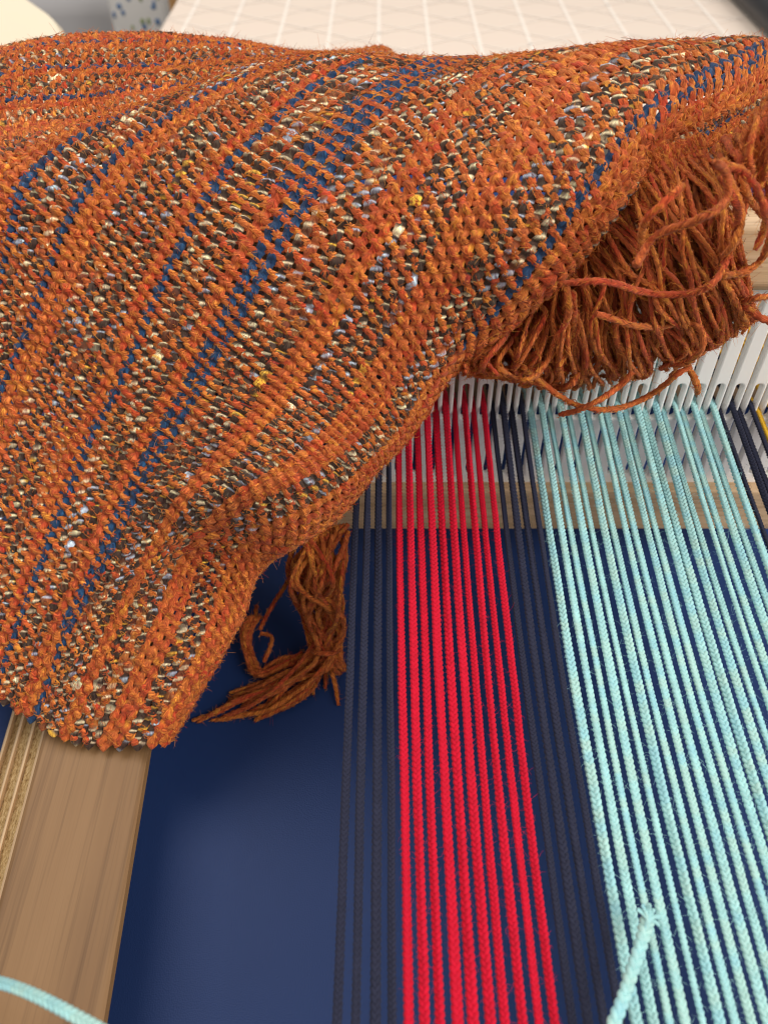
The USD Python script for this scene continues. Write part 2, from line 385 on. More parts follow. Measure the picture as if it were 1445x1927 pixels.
threads = [(-4, 'navy', -9.85), (-3, 'navy', -6.0), (-2, 'navy', -1.95), (-1, 'navy', 1.6)]
threads += [(i, 'red', None) for i in range(10)] + [(i, 'navy', None) for i in range(10, 14)] + [(i, 'aqua', None) for i in range(14, 34)]
threads += [(i, 'navy', None) for i in range(34, 38)] + [(i, 'yellow', None) for i in range(38, 44)]
ORD = 'first second third fourth fifth sixth seventh eighth ninth tenth eleventh twelfth thirteenth fourteenth fifteenth sixteenth seventeenth eighteenth nineteenth twentieth'.split()
LAB = {'red': 'bright red cotton warp thread, {} from the left in the red band', 'aqua': 'pale aqua cotton warp thread, {} from the left in the aqua band', 'yellow': 'yellow cotton warp thread at the right edge, {} of the yellow ones from the left'}
count = {}
for k, (i, kind, xm) in enumerate(threads):
    band = kind if kind != 'navy' else 'navy' + str(0 if i < 0 else 1 if i < 20 else 2)
    count[band] = count.get(band, 0) + 1
    x = (X0 + PIT * i if xm is None else xm) * MM + rng.normal(0, 0.00010)
    xh = (XH + PH * i) * MM
    hole = i % 2 != 0
    ys = np.concatenate([np.arange(-0.03, 0.018, 0.0012), np.arange(0.018, HY + 0.006, 0.00038), np.linspace(HY + 0.0075, 0.306, 50)])
    yf = -0.03
    zh = 0.0125 if hole else 0.0098
    t = np.clip((ys - yf) / (HY - yf), 0, 1)
    zz = zh * t ** 2.2
    tb = np.clip((ys - HY) / (0.305 - HY), 0, 1)
    zz = zz * (1 - tb) - 0.003 * tb
    xx = x * (1 - 0.012 * np.sin(np.pi * t)) + (xh - x) * t ** 1.5
    wob = 0.00022
    xx = xx + wob * (n1(ys * 28, k) - 0.5) * 2 * np.sin(np.pi * t) + 0.00012 * (n1(ys * 140, k + 70) - 0.5)
    zz = zz + wob * (n1(ys * 25, k + 31) - 0.5)
    r = rng.uniform(0.00100, 0.00128) * (0.95 if kind == 'navy' else 1.0)
    lab = LAB.get(band) or {'navy0': 'dark navy cotton warp thread left of the red band, {} from the left', 'navy1': 'dark navy cotton warp thread between the red and aqua bands, {} from the left', 'navy2': 'dark navy cotton warp thread between the aqua and yellow bands, {} from the left'}[band]
    w = thing('warp_thread', lab.format(ORD[count[band] - 1]), 'warp thread', f'{kind} warp threads stretched on the loom')
    PT = np.stack([xx, ys, zz], -1)
    chain_yarn('strand', PT, r, kind, k, w)
    seen = PT[(ys > 0.02) & (ys < HY)]
    hairs(w + '/loose_fibres', seen, r * 0.9, 260, kind)

P = spline(np.vstack([[(0.038, -0.012, 0.0012), (0.0395, -0.001, 0.010)], at([1148, 1163, 1182, 1200, 1213, 1219], [1950, 1905, 1850, 1796, 1752, 1728], [150, 152, 155.5, 158.5, 162, 164])]), 240)
yt = thing('yarn_tail', 'loose pale aqua yarn tail with a cut end lying over the aqua warp threads', 'yarn')
chain_yarn('strand', P, 0.0015, 'aqua', 301, yt)
for k, (dx, dy) in enumerate([(1241, 1726), (1239, 1741), (1199, 1712), (1209, 1703), (1230, 1712), (1221, 1702)]):
    Q = spline(at([1214, 1219, 0.5 * (1219 + dx), dx], [1752, 1735, 0.5 * (1728 + dy) - 1, dy], [161.5, 162, 163, 164 - 0.3 * k]), 30)
    chain_yarn('frayed_end', Q, 0.00055, 'aqua', 310 + k, yt)
P = np.vstack([[(-0.185, 0.060, TABLE_Z + 0.001), (-0.150, 0.050, -0.045)], at([-60, 0, 60, 122, 186, 240], [1840, 1850, 1871, 1902, 1937, 1972], [152, 146, 141, 137, 134, 132]), [(-0.020, -0.004, -0.01), (-0.012, -0.020, TABLE_Z + 0.012), (-0.006, -0.034, TABLE_Z + 0.001)]])
P = spline(P, 420)
lo = chain_yarn('loose_yarn', P, 0.00115, 'aqua', 330)
tag(lo, 'single pale aqua yarn crossing above the brown side rail', 'yarn')

# ------------------------------------------------------------------ the tweed scarf
CTRL = [
    # fold line
    (-1, 0, 322, 1388, 236), (10, 0, 408, 1245, 237), (20, 0, 458, 1150, 235), (28, 0, 492, 1066, 238), (34, 0, 560, 1022, 222), (42, 0, 640, 968, 225), (50, 0, 700, 890, 226), (60, 0, 752, 838, 228),
    (68, 0, 800, 775, 228), (75, 0, 850, 702, 226), (82, 0, 950, 622, 213), (89, 0, 1052, 528, 201), (95, 0, 1100, 463, 196), (100, 0, 1140, 405, 194), (107, 0, 1198, 325, 195), (112, 0, 1242, 270, 198), (118, 0, 1300, 228, 202),
    (124, 0, 1350, 203, 207), (130, 0, 1400, 180, 213), (138, 0, 1450, 158, 221), (148, 0, 1520, 130, 232),
    # true edge, folded under
    (-1, -6, 292, 1378, 246), (10, -6, 372, 1240, 250), (28, -6, 460, 1050, 248), (42, -6, 590, 945, 246), (60, -6, 700, 820, 248), (75, -6, 812, 692, 246), (89, -6, 1015, 515, 216), (100, -6, 1180, 365, 208),
    (107, -6, 1262, 310, 207), (112, -6, 1322, 288, 209), (118, -6, 1365, 262, 212), (124, -6, 1400, 232, 217), (130, -6, 1432, 205, 223), (138, -6, 1475, 180, 231), (148, -6, 1540, 150, 242),
    (107, -3, 1255, 283, 202), (112, -3, 1296, 260, 205), (118, -3, 1338, 240, 209), (124, -3, 1382, 212, 214),
    # stripe near the edge
    (80, 3, 889, 629, 213), (89, 3, 986, 512, 195), (100, 3, 1095, 366, 190), (107, 3, 1168, 268, 191), (113, 3, 1224, 202, 195), (118, 3, 1278, 155, 202), (124, 3, 1330, 136, 208), (130, 3, 1388, 110, 215), (137, 3, 1440, 84, 222), (148, 3, 1520, 60, 234),
    # middle
    (-1, 10, 190, 1398, 237), (10, 10, 262, 1245, 233), (20, 10, 318, 1115, 236), (26, 10, 346, 1044, 241), (31, 10, 396, 972, 218), (26, 5, 425, 1050, 240), (32, 5, 480, 990, 219),
    # double stripe
    (-1, 21.5, 60, 1345, 238), (11, 21.5, 119, 1192, 230), (23, 21.5, 187, 1064, 224), (38, 21.5, 264, 899, 219), (53, 21.5, 350, 748, 213), (63, 21.5, 405, 648, 208), (74, 21.5, 475, 525, 203), (84, 21.5, 558, 390, 201),
    (92, 21.5, 628, 287, 203), (98, 21.5, 685, 223, 207), (104, 21.5, 744, 174, 214), (112, 21.5, 812, 132, 224), (120, 21.5, 868, 113, 235), (132, 21.5, 930, 122, 262),
    # next stripe
    (-1, 27, -10, 1300, 240), (40, 27, 168, 833, 217), (52, 27, 226, 722, 211), (62, 27, 276, 599, 206), (80, 27, 372, 400, 202), (91, 27, 456, 279, 204), (95, 27, 498, 244, 206), (102, 27, 553, 189, 213), (106, 27, 595, 160, 218), (116, 27, 690, 112, 231), (128, 27, 790, 118, 258),
    (-1, 36, -120, 1240, 244), (20, 36, -75, 980, 232), (40, 36, 2, 732, 219), (49, 36, 45, 637, 214), (66, 36, 110, 455, 206), (77, 36, 175, 344, 204), (84, 36, 234, 279, 206), (93, 36, 321, 217, 211), (100, 36, 384, 179, 217), (109, 36, 470, 141, 226), (120, 36, 568, 108, 240), (132, 36, 660, 118, 266),
    (66, 40, 25, 412, 207), (74, 40, 60, 325, 206), (81, 40, 125, 272, 208), (88, 40, 192, 236, 213), (95, 40, 257, 207, 218), (100, 40, 300, 192, 222), (112, 40, 400, 150, 232), (120, 40, 490, 122, 242),
    (72, 43, -20, 318, 210), (81, 43, 70, 272, 213), (88, 43, 150, 238, 217), (100, 43, 270, 200, 226),
    (40, 45, -110, 660, 222), (72, 47, -20, 292, 226), (88, 47, 150, 236, 232), (104, 47, 310, 194, 239),
    (74, 50, -15, 226, 237), (88, 50, 150, 208, 240), (104, 50, 330, 178, 245), (120, 50, 500, 134, 254),
    (76, 52, 0, 192, 239), (88, 52, 150, 180, 242), (100, 52, 275, 164, 246), (118, 52, 480, 126, 256),
    (76, 57, 0, 142, 246), (88, 57, 145, 127, 249), (100, 57, 290, 124, 253), (116, 57, 470, 110, 262),
    (76, 62, 0, 104, 256), (88, 62, 155, 80, 258), (100, 62, 300, 78, 262), (114, 62, 450, 86, 268), (124, 62, 560, 104, 276),
    (76, 65, -5, 96, 266), (88, 65, 160, 66, 266), (100, 65, 300, 64, 270), (114, 65, 450, 78, 277),
    (76, 70, -10, 108, 286), (88, 70, 165, 82, 286), (100, 70, 300, 80, 290), (114, 70, 450, 94, 296),
    # ridge on the right and the slope behind it
    (118, 12, 1040, 104, 226), (124, 12, 1100, 92, 232), (134, 12, 1185, 98, 254), (128, 7, 1260, 82, 226), (137, 7, 1335, 82, 240), (146, 7, 1420, 92, 262), (112, 12, 975, 140, 216),
]
C = np.array(CTRL, float)
US = 1.08
C[:, 0] *= US
VS = 3.4 / 2.0
surf = RBFInterpolator(np.stack([C[:, 0], C[:, 1] * VS], -1), at(C[:, 2], C[:, 3], C[:, 4]), kernel='thin_plate_spline', smoothing=0.6)


def S_(u, v):
    return surf(np.stack([np.ravel(u), np.ravel(v) * VS], -1)).reshape(np.shape(u) + (3,))


def with_normal(u, v, du=0.6, dv=0.4):
    P = S_(u, v)
    N = np.cross(S_(u + du, v) - S_(u - du, v), S_(u, v + dv) - S_(u, v - dv))
    N /= np.linalg.norm(N, axis=-1, keepdims=True) + 1e-12
    return P, N


U0, U1, V0, V1 = -1, 155, -6, 69
scarf = thing('tweed_scarf', 'rust orange tweed wool scarf with blue flecked stripes and fringed edge draped over the loom', 'scarf')
O_ = np.array([0.50, 0.135, 0.028])
ORANGE = np.array([[0.54, 0.130, 0.034], [0.47, 0.100, 0.031], [0.58, 0.162, 0.036], [0.46, 0.080, 0.030], [0.54, 0.138, 0.040]])


def heather(s, th, seed, lot):
    """Colour of an orange yarn along its length: rust, red and ochre fibres carded together."""
    k = n1(s * 140, seed); k2 = n1(s * 420 + th * 1.9, seed + 13); k3 = n1(s * 700 - th * 1.6, seed + 29)
    c = ORANGE[lot % 5][None] * np.ones((len(s), 1))
    red, och, drk = np.array([0.52, 0.045, 0.022]), np.array([0.66, 0.26, 0.035]), np.array([0.22, 0.042, 0.014])
    a = np.clip((k - 0.56) * 2.6, 0, 0.75)[:, None]; b = np.clip((k2 - 0.60) * 3.5, 0, 0.85)[:, None]; d = np.clip((k3 - 0.60) * 3.5, 0, 0.75)[:, None]
    c = c * (1 - a) + red * a
    c = c * (1 - b) + och * b
    c = c * (1 - d) + drk * d
    return c


def ply(twist, amp, ph):
    return lambda th, s: 1 + amp * np.cos(2 * (th - s * twist + ph))


codes = {}
def setc(s, lo, hi=None):
    for j in range(lo, (lo if hi is None else hi) + 1):
        codes[j] = s
setc('O', -6, 70)
for a in (-3, 3, 21, 22, 27, 36, 40, 52, 57, 62): setc('B', a)
for a, b in ((-6, -6), (-2, -2), (4, 7), (11, 14), (17, 20), (24, 26), (29, 33), (37, 39), (44, 46), (49, 50), (53, 55), (58, 60), (65, 67)): setc('T', a, b)


def weft_cols(code, j, u, th, s, seed):
    u = u / US
    c = heather(s, th, seed, seed)
    if code == 'O':
        return c
    if code == 'B':
        k = n1(s * 700 + th, seed)[:, None]
        blue = np.array([0.017, 0.050, 0.120]) * (0.6 + 0.8 * k)
        on = ((u > 78) if j == 3 else (u > 86) if j in (20, 23) else (u > 12) if j == 22 else np.ones(len(u), bool))[:, None]
        return np.where(on, blue, c)
    # tweed: a dark single wrapped by a thin pale thread, with coloured slubs
    dark = np.array([0.050, 0.030, 0.024]) * (0.5 + 1.1 * n1(s * 800 + th, seed))[:, None]
    warmth = n1(s * 90, seed + 5)[:, None]
    dark = dark * (1 - 0.8 * np.clip((warmth - 0.60) * 4, 0, 1)) + c * 0.8 * np.clip((warmth - 0.62) * 4, 0, 1)
    hue = n1(s * 110, seed + 7)[:, None]
    pale = np.where(hue < 0.36, np.array([[0.50, 0.55, 0.68]]), np.where(hue < 0.72, np.array([[0.88, 0.72, 0.46]]), np.where(hue < 0.84, np.array([[0.90, 0.48, 0.06]]), np.array([[0.55, 0.05, 0.03]]))))
    ph = (th - s * 1500 + seed) % (2 * math.pi)
    line = np.exp(-((ph - math.pi) / 0.50) ** 2)[:, None]
    slub = np.clip((n1(s * 360, seed + 17) - 0.83) * 10, 0, 1)[:, None]
    f = np.clip(line * 1.05 + slub, 0, 1)
    return dark * (1 - f) + pale * f


fz_P, fz_N, fz_T = [], [], []


def add_fz(P, N, mask, lift, times=1):
    T = np.gradient(P, axis=0); T /= np.linalg.norm(T, axis=1, keepdims=True) + 1e-12
    fz_P.extend([P[mask] + N[mask] * lift] * times); fz_N.extend([N[mask]] * times); fz_T.extend([T[mask]] * times)


AW, AF = 0.00058, 0.00040
# warp yarns (run across the stripes)
vs = np.arange(V0 - 0.35, V1 + 0.001, 1 / 5)
for u in range(U0, U1 + 1):
    ju = u + 0.22 * (n1(vs * 0.35, 500 + u) - 0.5) * 2
    par = 1 if u % 2 else -1
    ju = ju + par * 0.24 * np.sin(math.pi * vs)
    P, N = with_normal(ju, vs)
    h = np.tanh(1.7 * par * np.cos(math.pi * vs)) / math.tanh(1.7)
    hj = 0.6 + 0.8 * n1(vs * 1.1, 4100 + u)
    W = np.linalg.norm(S_(ju + 0.5, vs) - S_(ju - 0.5, vs), axis=-1)
    P = P + N * (AW * h * hj)[:, None]
    r = 0.00086 * (0.74 + 0.52 * n1(vs * 1.3, 700 + u))
    swell = 1 + 0.16 * h
    V, F, TH, SS = tube(P, r * 0.62, np.maximum(r * 0.9, 0.50 * W) * (0.80 + 0.4 * n1(vs * 1.7, 5200 + u)) * (1 + 0.06 * h), 6, ref=N, shape=ply(1900, 0.13, u * 1.7))
    obj('warp_yarn', (V, F), 'wool', scarf, smooth=True, col=heather(SS, TH, u + 300, (u * 7) % 5), uv=np.stack([SS, TH / 6.283 + SS * 110], -1))
    up = h > 0.3
    add_fz(P, N, up, 0.00062, 2)
# weft yarns (run along the stripes); each turns back at the selvedge
us = np.arange(U0 - 1.0, U1 + 0.3, 1 / 4)
for j in range(V0, V1 + 1):
    end = np.clip((U0 + 0.4 - us) / 1.4, 0, 1)
    jv = j + 0.17 * (n1(us * 0.22, 900 + j) - 0.5) * 2 + 0.5 * end ** 2 * (1 if j % 2 else -1)
    P, N = with_normal(us, jv)
    par = 1 if j % 2 == 0 else -1
    h = -par * np.sin(math.pi * (us + 0.5)) * (1 - 0.6 * end)
    # opposite phase to the warp at every crossing
    h = -np.where(True, np.cos(math.pi * us) * -1 * (1 if j % 2 == 0 else -1), 0)
    h = np.tanh(1.5 * h) / math.tanh(1.5)
    P = P + N * (AF * -h)[:, None]
    code = codes[j] if j not in (20, 23) else codes[j]
    fat = {'O': 1.0, 'B': 1.03, 'T': 1.06}[code]
    r = 0.00120 * fat * (0.80 + 0.40 * n1(us * 0.7, 1100 + j))
    if code == 'T':
        r = r * (1 + 0.22 * np.clip((n1(np.concatenate([[0], np.cumsum(np.linalg.norm(np.diff(P, axis=0), axis=1))]) * 330, j + 2017) - 0.74) * 6, 0, 1))
    W = np.linalg.norm(S_(us, jv + 0.5) - S_(us, jv - 0.5), axis=-1)
    V, F, TH, SS = tube(P, r * 0.56 * (1 - 0.08 * h), np.maximum(r, 0.40 * W) * 1.0 * (1 - 0.04 * h), 6, ref=N, shape=ply(1500 if code == 'T' else 1250, 0.12, j * 1.3))
    uu = np.concatenate([np.repeat(us, 6), us[[0, -1]]])
    if j in (20, 23):
        base = weft_cols(code, j, uu, TH, SS, j + 2000)
        cc = np.where((uu > 86 * US)[:, None] if j == 23 else False, weft_cols('B', j, uu, TH, SS, j + 2000), base)
    elif j == 4:
        cc = np.where((uu > 74 * US)[:, None], weft_cols(code, j, uu, TH, SS, j + 2000), heather(SS, TH, j, 2))
    elif j == 2:
        cc = np.where((uu > 112 * US)[:, None], weft_cols('B', 0, uu, TH, SS, j + 2000), heather(SS, TH, j, 2))
    else:
        cc = weft_cols(code, j, uu, TH, SS, j + 2000)
    obj('weft_yarn', (V, F), 'wool', scarf, smooth=True, col=cc, uv=np.stack([SS, TH / 6.283 + SS * 100], -1))
    up = -h > 0.2
    if code == 'O':
        add_fz(P, N, up, 0.00075, 1)


# fringe
MASS = []


def strand(C, r, seed, parent=scarf, name='fringe_strand', n=None, dark=1.0, mass=False):
    C = np.asarray(C)
    L = np.linalg.norm(np.diff(C, axis=0), axis=1).sum()
    n = n or int(L / 0.0008) + 6
    P = spline(C, n)
    t = np.linspace(0, 1, n)
    w = 0.0006 * np.sin(np.pi * t) + 0.0002
    P = P + np.stack([w * ((n1(t * L * 110, seed + q) - 0.5) * 2 + 0.5 * (n1(t * L * 320, seed + q + 7) - 0.5)) for q in (1, 2, 3)], -1)
    rr = r * (0.78 + 0.44 * n1(t * L * 260, seed + 5)) * np.clip(1.25 - t ** 12 * 0.6, 0, 1)
    V, F, TH, S = tube(P, rr, rr, 6, shape=ply(1500, 0.15, seed))
    col, uv = heather(S, TH, seed, seed % 5) * dark, np.stack([S, TH / 6.283 + S * 160], -1)
    if mass:
        MASS.append((V, F, col, uv))
    else:
        obj(name, (V, F), 'wool', parent, smooth=True, col=col, uv=uv)
    T, N, B = frames(P)
    k = rng.uniform(0, 6.28, n)
    NN = N * np.cos(k)[:, None] + B * np.sin(k)[:, None]
    for _ in range(2 if not mass else 1):
        k = rng.uniform(0, 6.28, n)
        NN = N * np.cos(k)[:, None] + B * np.sin(k)[:, None]
        add_fz(P + NN * rr[:, None] * 0.95, NN, slice(None), 0.0, 2)


def plane_depth(py, y):
    """Depth in millimetres at which the view through picture row py meets the upright plane y (metres)."""
    return y / MM / (CP - (np.asarray(py, float) - 963.5) / FPX * SP)


low = np.array([(880, 700), (935, 706), (990, 722), (1050, 730), (1110, 726), (1165, 716), (1225, 704), (1290, 690), (1335, 655), (1380, 632), (1422, 596), (1408, 566)], float)
top = np.array([(865, 684), (925, 640), (985, 585), (1035, 535), (1080, 480), (1115, 435), (1150, 395), (1190, 355), (1235, 318), (1275, 302), (1305, 292), (1325, 284)], float)
NF = 170
for k in range(NF + 170):
    t = (k + rng.uniform(-0.4, 0.4)) / (NF - 1) if k < NF else rng.uniform(0, 1)
    t = min(max(t, 0), 1)
    layer = rng.uniform(0, 1) if k < NF else rng.uniform(0, 0.55)
    s0 = t * (len(top) - 1)
    a = np.array([np.interp(s0, range(len(top)), top[:, q]) for q in (0, 1)])
    s1 = np.clip(np.interp(t, [0, 0.25, 0.42, 1], [0, 2.2, 6.0, 11.0]) + rng.normal(0, 0.8), 0, len(low) - 1)
    b = np.array([np.interp(s1, range(len(low)), low[:, q]) for q in (0, 1)])
    b = a + (b - a) * (1 - 0.28 * rng.uniform(0, 1) ** 2)
    e_ = max(0, (t - 0.65) / 0.35)
    m1 = a + (b - a) * 0.35 + np.array([22, -14]) * rng.normal(0.6, 0.7) + np.array([-14 * e_, 0])
    m2 = a + (b - a) * 0.72 + np.array([20, 6]) * rng.normal(0.5, 0.9) + np.array([-34 * e_, 0])
    tip = b + np.array([rng.normal(-4, 9), rng.normal(2, 5)])
    pts = [a - (b - a) * 0.10, a, m1, m2, b, tip]
    ys_ = [0.199, 0.196, 0.190 + 0.006 * rng.uniform(), 0.1885, 0.193, 0.196]
    lift = [0, 0.001, 0.011, 0.013, 0.007, 0.005]
    C3 = [at(p[0], p[1], plane_depth(p[1], y - layer * l)) for p, y, l in zip(pts, ys_, lift)]
    strand(C3, rng.uniform(0.00052, 0.00076), (3000 if k < NF else 5000) + k, mass=k >= NF)
n0, parts_ = 0, []
for V_, F_, c_, u_ in MASS:
    parts_.append(F_ + n0); n0 += len(V_)
fm = obj('fringe_mass', (np.vstack([x[0] for x in MASS]), np.vstack(parts_)), 'wool', scarf, smooth=True, col=np.vstack([x[2] for x in MASS]), uv=np.vstack([x[3] for x in MASS]))
tag(fm, kind='stuff')
own = [
    ([(985, 690), (1030, 730), (1085, 763), (1130, 773), (1180, 764), (1235, 735), (1275, 705), (1300, 690)], 0.180),
    ([(1190, 700), (1165, 730), (1120, 758), (1085, 772), (1052, 780)], 0.1775),
    ([(1285, 680), (1297, 700), (1306, 718), (1312, 740)], 0.183),
    ([(1060, 532), (1120, 530), (1180, 540), (1240, 553), (1300, 548), (1340, 530), (1368, 485), (1385, 430), (1378, 370), (1352, 330)], 0.172),
    ([(1120, 590), (1190, 610), (1260, 615), (1310, 612), (1322, 640), (1300, 676), (1268, 690)], 0.176),
    ([(1360, 517), (1400, 508), (1428, 488), (1448, 455), (1456, 420)], 0.176),
    ([(1195, 500), (1225, 455), (1275, 425), (1330, 400), (1362, 372), (1368, 335), (1345, 305)], 0.165),
    ([(1215, 480), (1208, 450), (1228, 400), (1262, 370), (1285, 345)], 0.172),
    ([(1390, 560), (1415, 592), (1436, 602), (1460, 606)], 0.178),
    ([(1400, 570), (1425, 560), (1450, 556), (1475, 560)], 0.178),
    ([(1065, 540), (1068, 590), (1048, 640), (1020, 690), (990, 716), (980, 712)], 0.176),
    ([(1078, 550), (1082, 610), (1068, 650), (1052, 690)], 0.178),
    ([(1362, 300), (1372, 350), (1390, 400), (1382, 450), (1360, 480)], 0.174),
    ([(1352, 312), (1400, 322), (1425, 350), (1440, 400), (1436, 440), (1420, 470)], 0.170),
    ([(1405, 240), (1395, 300), (1400, 350), (1420, 390), (1440, 410)], 0.182),
    ([(1425, 220), (1410, 280), (1415, 330), (1440, 380), (1470, 400)], 0.184),
    ([(880, 694), (930, 702), (985, 712), (1040, 728), (1075, 722), (1090, 700)], 0.185),
    ([(868, 690), (905, 705), (960, 700), (1000, 690), (1050, 700)], 0.188),
]
for k, (pts, y) in enumerate(own):
    strand([at(p[0], p[1], plane_depth(p[1], y + 0.003 * math.sin(1.7 * q + k))) for q, p in enumerate(pts)], 0.00092, 3300 + k)
for k in range(50):      # upper right: fringe hanging from the far part of the edge
    t = rng.uniform(0, 1.2) if k < 36 else rng.uniform(0.75, 1.2)
    a = np.array([1340 + 115 * t, 285 - 100 * t]) + rng.normal(0, 4, 2)
    b = np.array([1368 + 95 * t, 388 - 22 * t + rng.uniform(-60, 5)]) + rng.normal(0, 8, 2)
    m = (a + b) / 2 + np.array([rng.normal(8, 14), rng.normal(0, 8)])
    yy = 0.1935 - rng.uniform(0, 0.012)
    strand([at(p[0], p[1], plane_depth(p[1], y)) for p, y in ((a, 0.2), (m, yy), (b, yy - 0.001))], 0.0009, 3400 + k)
# tassels of the tucked-under edge, lying on the blue table
knot = np.array([598, 1218.])
tips = [(362, 1357), (372, 1360), (398, 1356), (415, 1352), (432, 1305), (436, 1312), (455, 1330), (480, 1358), (487, 1352), (505, 1345), (530, 1336), (560, 1322), (590, 1308), (612, 1296), (430, 1318), (470, 1340), (640, 1268), (637, 1328), (652, 1262), (445, 1322), (500, 1330), (545, 1310), (460, 1322)]
for k, tp in enumerate(tips):
    tp = np.array(tp, float)
    a0 = np.array([rng.uniform(560, 656), rng.uniform(985, 1010)])
    a1 = np.array([rng.uniform(548, 655), 1085 + rng.uniform(-20, 20)])
    a2 = knot + np.array([rng.uniform(-26, 46), rng.uniform(-70, -50)])
    a3 = knot + np.array([rng.uniform(-14, 40), rng.uniform(-8, 16)])
    mid = a3 + (tp - a3) * 0.5 + np.array([rng.normal(0, 12), 14 + rng.normal(0, 15)]) * (1 if tp[0] < 560 else 0.3)
    zt = lambda p, up: (0.187 - TABLE_Z - up) / MM / (SP + (p[1] - 963.5) / FPX * CP)
    ups = [0.058, 0.045, 0.024 + rng.uniform(0, 0.006), 0.009 + rng.uniform(0, 0.007), 0.003 + rng.uniform(0, 0.005), 0.0012]
    strand([at(p[0], p[1], zt(p, h)) for p, h in zip((a0, a1, a2, a3, mid, tp), ups)], 0.00088, 3500 + k)
for k in range(16):
    a = [np.array([rng.uniform(540, 655), 990.]), np.array([rng.uniform(540, 652), 1075.]), np.array([rng.uniform(560, 650), 1150.]), np.array([rng.uniform(590, 655), 1230.]), np.array([rng.uniform(600, 648), 1262.])]
    strand([at(p[0], p[1], zt(p, h)) for p, h in zip(a, (0.058, 0.04 + 0.01 * rng.uniform(), 0.02, 0.008 + 0.006 * rng.uniform(), 0.003))], 0.00088, 3560 + k)
for k in range(7):
    dx = rng.normal(0, 6)
    a = [np.array([484 + dx, 1160.]), np.array([466 + dx * 0.7, 1190.]), np.array([470 + dx * 0.6, 1232.]), np.array([490 + dx, 1268.]), np.array([520 + dx, 1262 + rng.normal(0, 8)]), np.array([570, 1240 + dx])]
    strand([at(p[0], p[1], zt(p, h)) for p, h in zip(a, (0.014, 0.012, 0.007, 0.004, 0.005, 0.008))], 0.00085, 3600 + k)
for k, pts in enumerate([[(490, 1185), (512, 1140), (540, 1095), (575, 1040)], [(478, 1172), (480, 1150), (484, 1140)], [(490, 1192), (508, 1196), (506, 1220), (496, 1246)]]):
    strand([at(x, y, zt((x, y), 0.012 + 0.008 * q * (k == 0))) for q, (x, y) in enumerate(pts)], 0.0008, 3620 + k)
th_ = np.linspace(0, 2 * math.pi, 40)
strand([at(612 + 26 * math.cos(t), 1222 + 7 * math.sin(t), zt((612, 1222), 0.012 + 0.006 * math.sin(t))) for t in th_[:26]], 0.0009, 3630, name='tassel_tie')

# fuzz: the wool's own fibres, most lying along the yarn, some standing off it
FP, FN, FT = np.vstack(fz_P), np.vstack(fz_N), np.vstack(fz_T)
q = FP - np.array([0, 0, CAM_H])
dep = q[:, 1] * CP - q[:, 2] * SP
keep = (np.abs(q[:, 0] / dep) < 0.53) & (np.abs((q[:, 1] * SP + q[:, 2] * CP) / dep) < 0.70)
FP, FN, FT = FP[keep], FN[keep], FT[keep]
for kd, NH, cmul in (('fuzz_rust', 40000, 0), ('fuzz_red', 22000, 1), ('fuzz_ochre', 34000, 2), ('fuzz_brown', 22000, 3)):
    pick = rng.integers(0, len(FP), NH)
    N_, T_ = FN[pick], FT[pick]
    side = np.cross(N_, T_)
    free = rng.uniform(0, 1, NH) < (0.30 if kd != 'fuzz_brown' else 0.1)
    ln = np.where(free, rng.gamma(2.0, 0.00042, NH) + 0.0004, rng.gamma(4.0, 0.00030, NH) + 0.0004)
    ln[:120] *= 2.2
    along = np.where(free, rng.normal(0, 0.8, NH), rng.choice([-1.0, 1.0], NH))
    out = np.where(free, rng.uniform(0.1, 0.9, NH), rng.normal(0.03, 0.10, NH))
    lat = np.where(free, rng.normal(0, 0.8, NH), rng.normal(0, 0.28, NH))
    d = T_ * along[:, None] + N_ * out[:, None] + side * lat[:, None]
    p0 = FP[pick] + side * rng.normal(0, 0.0003, NH)[:, None]
    bend = rng.normal(0, 0.22, (NH, 3)) * ln[:, None]
    H = np.stack([p0 - d * ln[:, None] * np.where(free, 0.0, 0.5)[:, None] - N_ * 0.00012, p0 + d * ln[:, None] * np.where(free, 0.5, 0.0)[:, None] + bend * 0.3 + N_ * 0.00006, p0 + d * ln[:, None] * np.where(free, 1.0, 0.5)[:, None] + bend - N_ * np.where(free, 0, 0.00010)[:, None]], 1)
    bc = UsdGeom.BasisCurves.Define(stage, numbered(scarf + '/wool_fuzz'))
    bc.CreateTypeAttr('linear'); bc.CreateWrapAttr('nonperiodic')
    bc.CreateCurveVertexCountsAttr(Vt.IntArray.FromNumpy(np.full(NH, 3, np.int32)))
    bc.CreatePointsAttr(Vt.Vec3fArray.FromNumpy(H.reshape(-1, 3).astype(np.float32)))
    wd = np.where(free, 0.00007, 0.00013)[:, None] * np.array([0.8, 1.0, 0.5])[None]
    bc.CreateWidthsAttr(Vt.FloatArray.FromNumpy(wd.ravel().astype(np.float32)))
    bc.SetWidthsInterpolation('vertex')
    UsdShade.MaterialBindingAPI.Apply(bc.GetPrim()).Bind(LOOK[kd])
    tag(bc, kind='stuff')

# ------------------------------------------------------------------ background, out of focus
gt = thing('grid_table', 'pale beige covered table with thin white crossing lines behind the scarf', 'table')
GX0, GX1, GY0, GY1 = -0.225, 0.378, 0.66, 1.9
obj('tabletop', box(GX0, GX1, GY0, GY1, TABLE_Z - 0.025, TABLE_Z, 0.004, 2), 'table_beige', gt)
for sx in (GX0 + 0.04, GX1 - 0.04):
    for sy in (GY0 + 0.05, GY1 - 0.05):
        obj('table_leg', box(sx - 0.02, sx + 0.02, sy - 0.02, sy + 0.02, -0.80, TABLE_Z - 0.025, 0.003, 1), 'oak', gt)
G = 0.0487


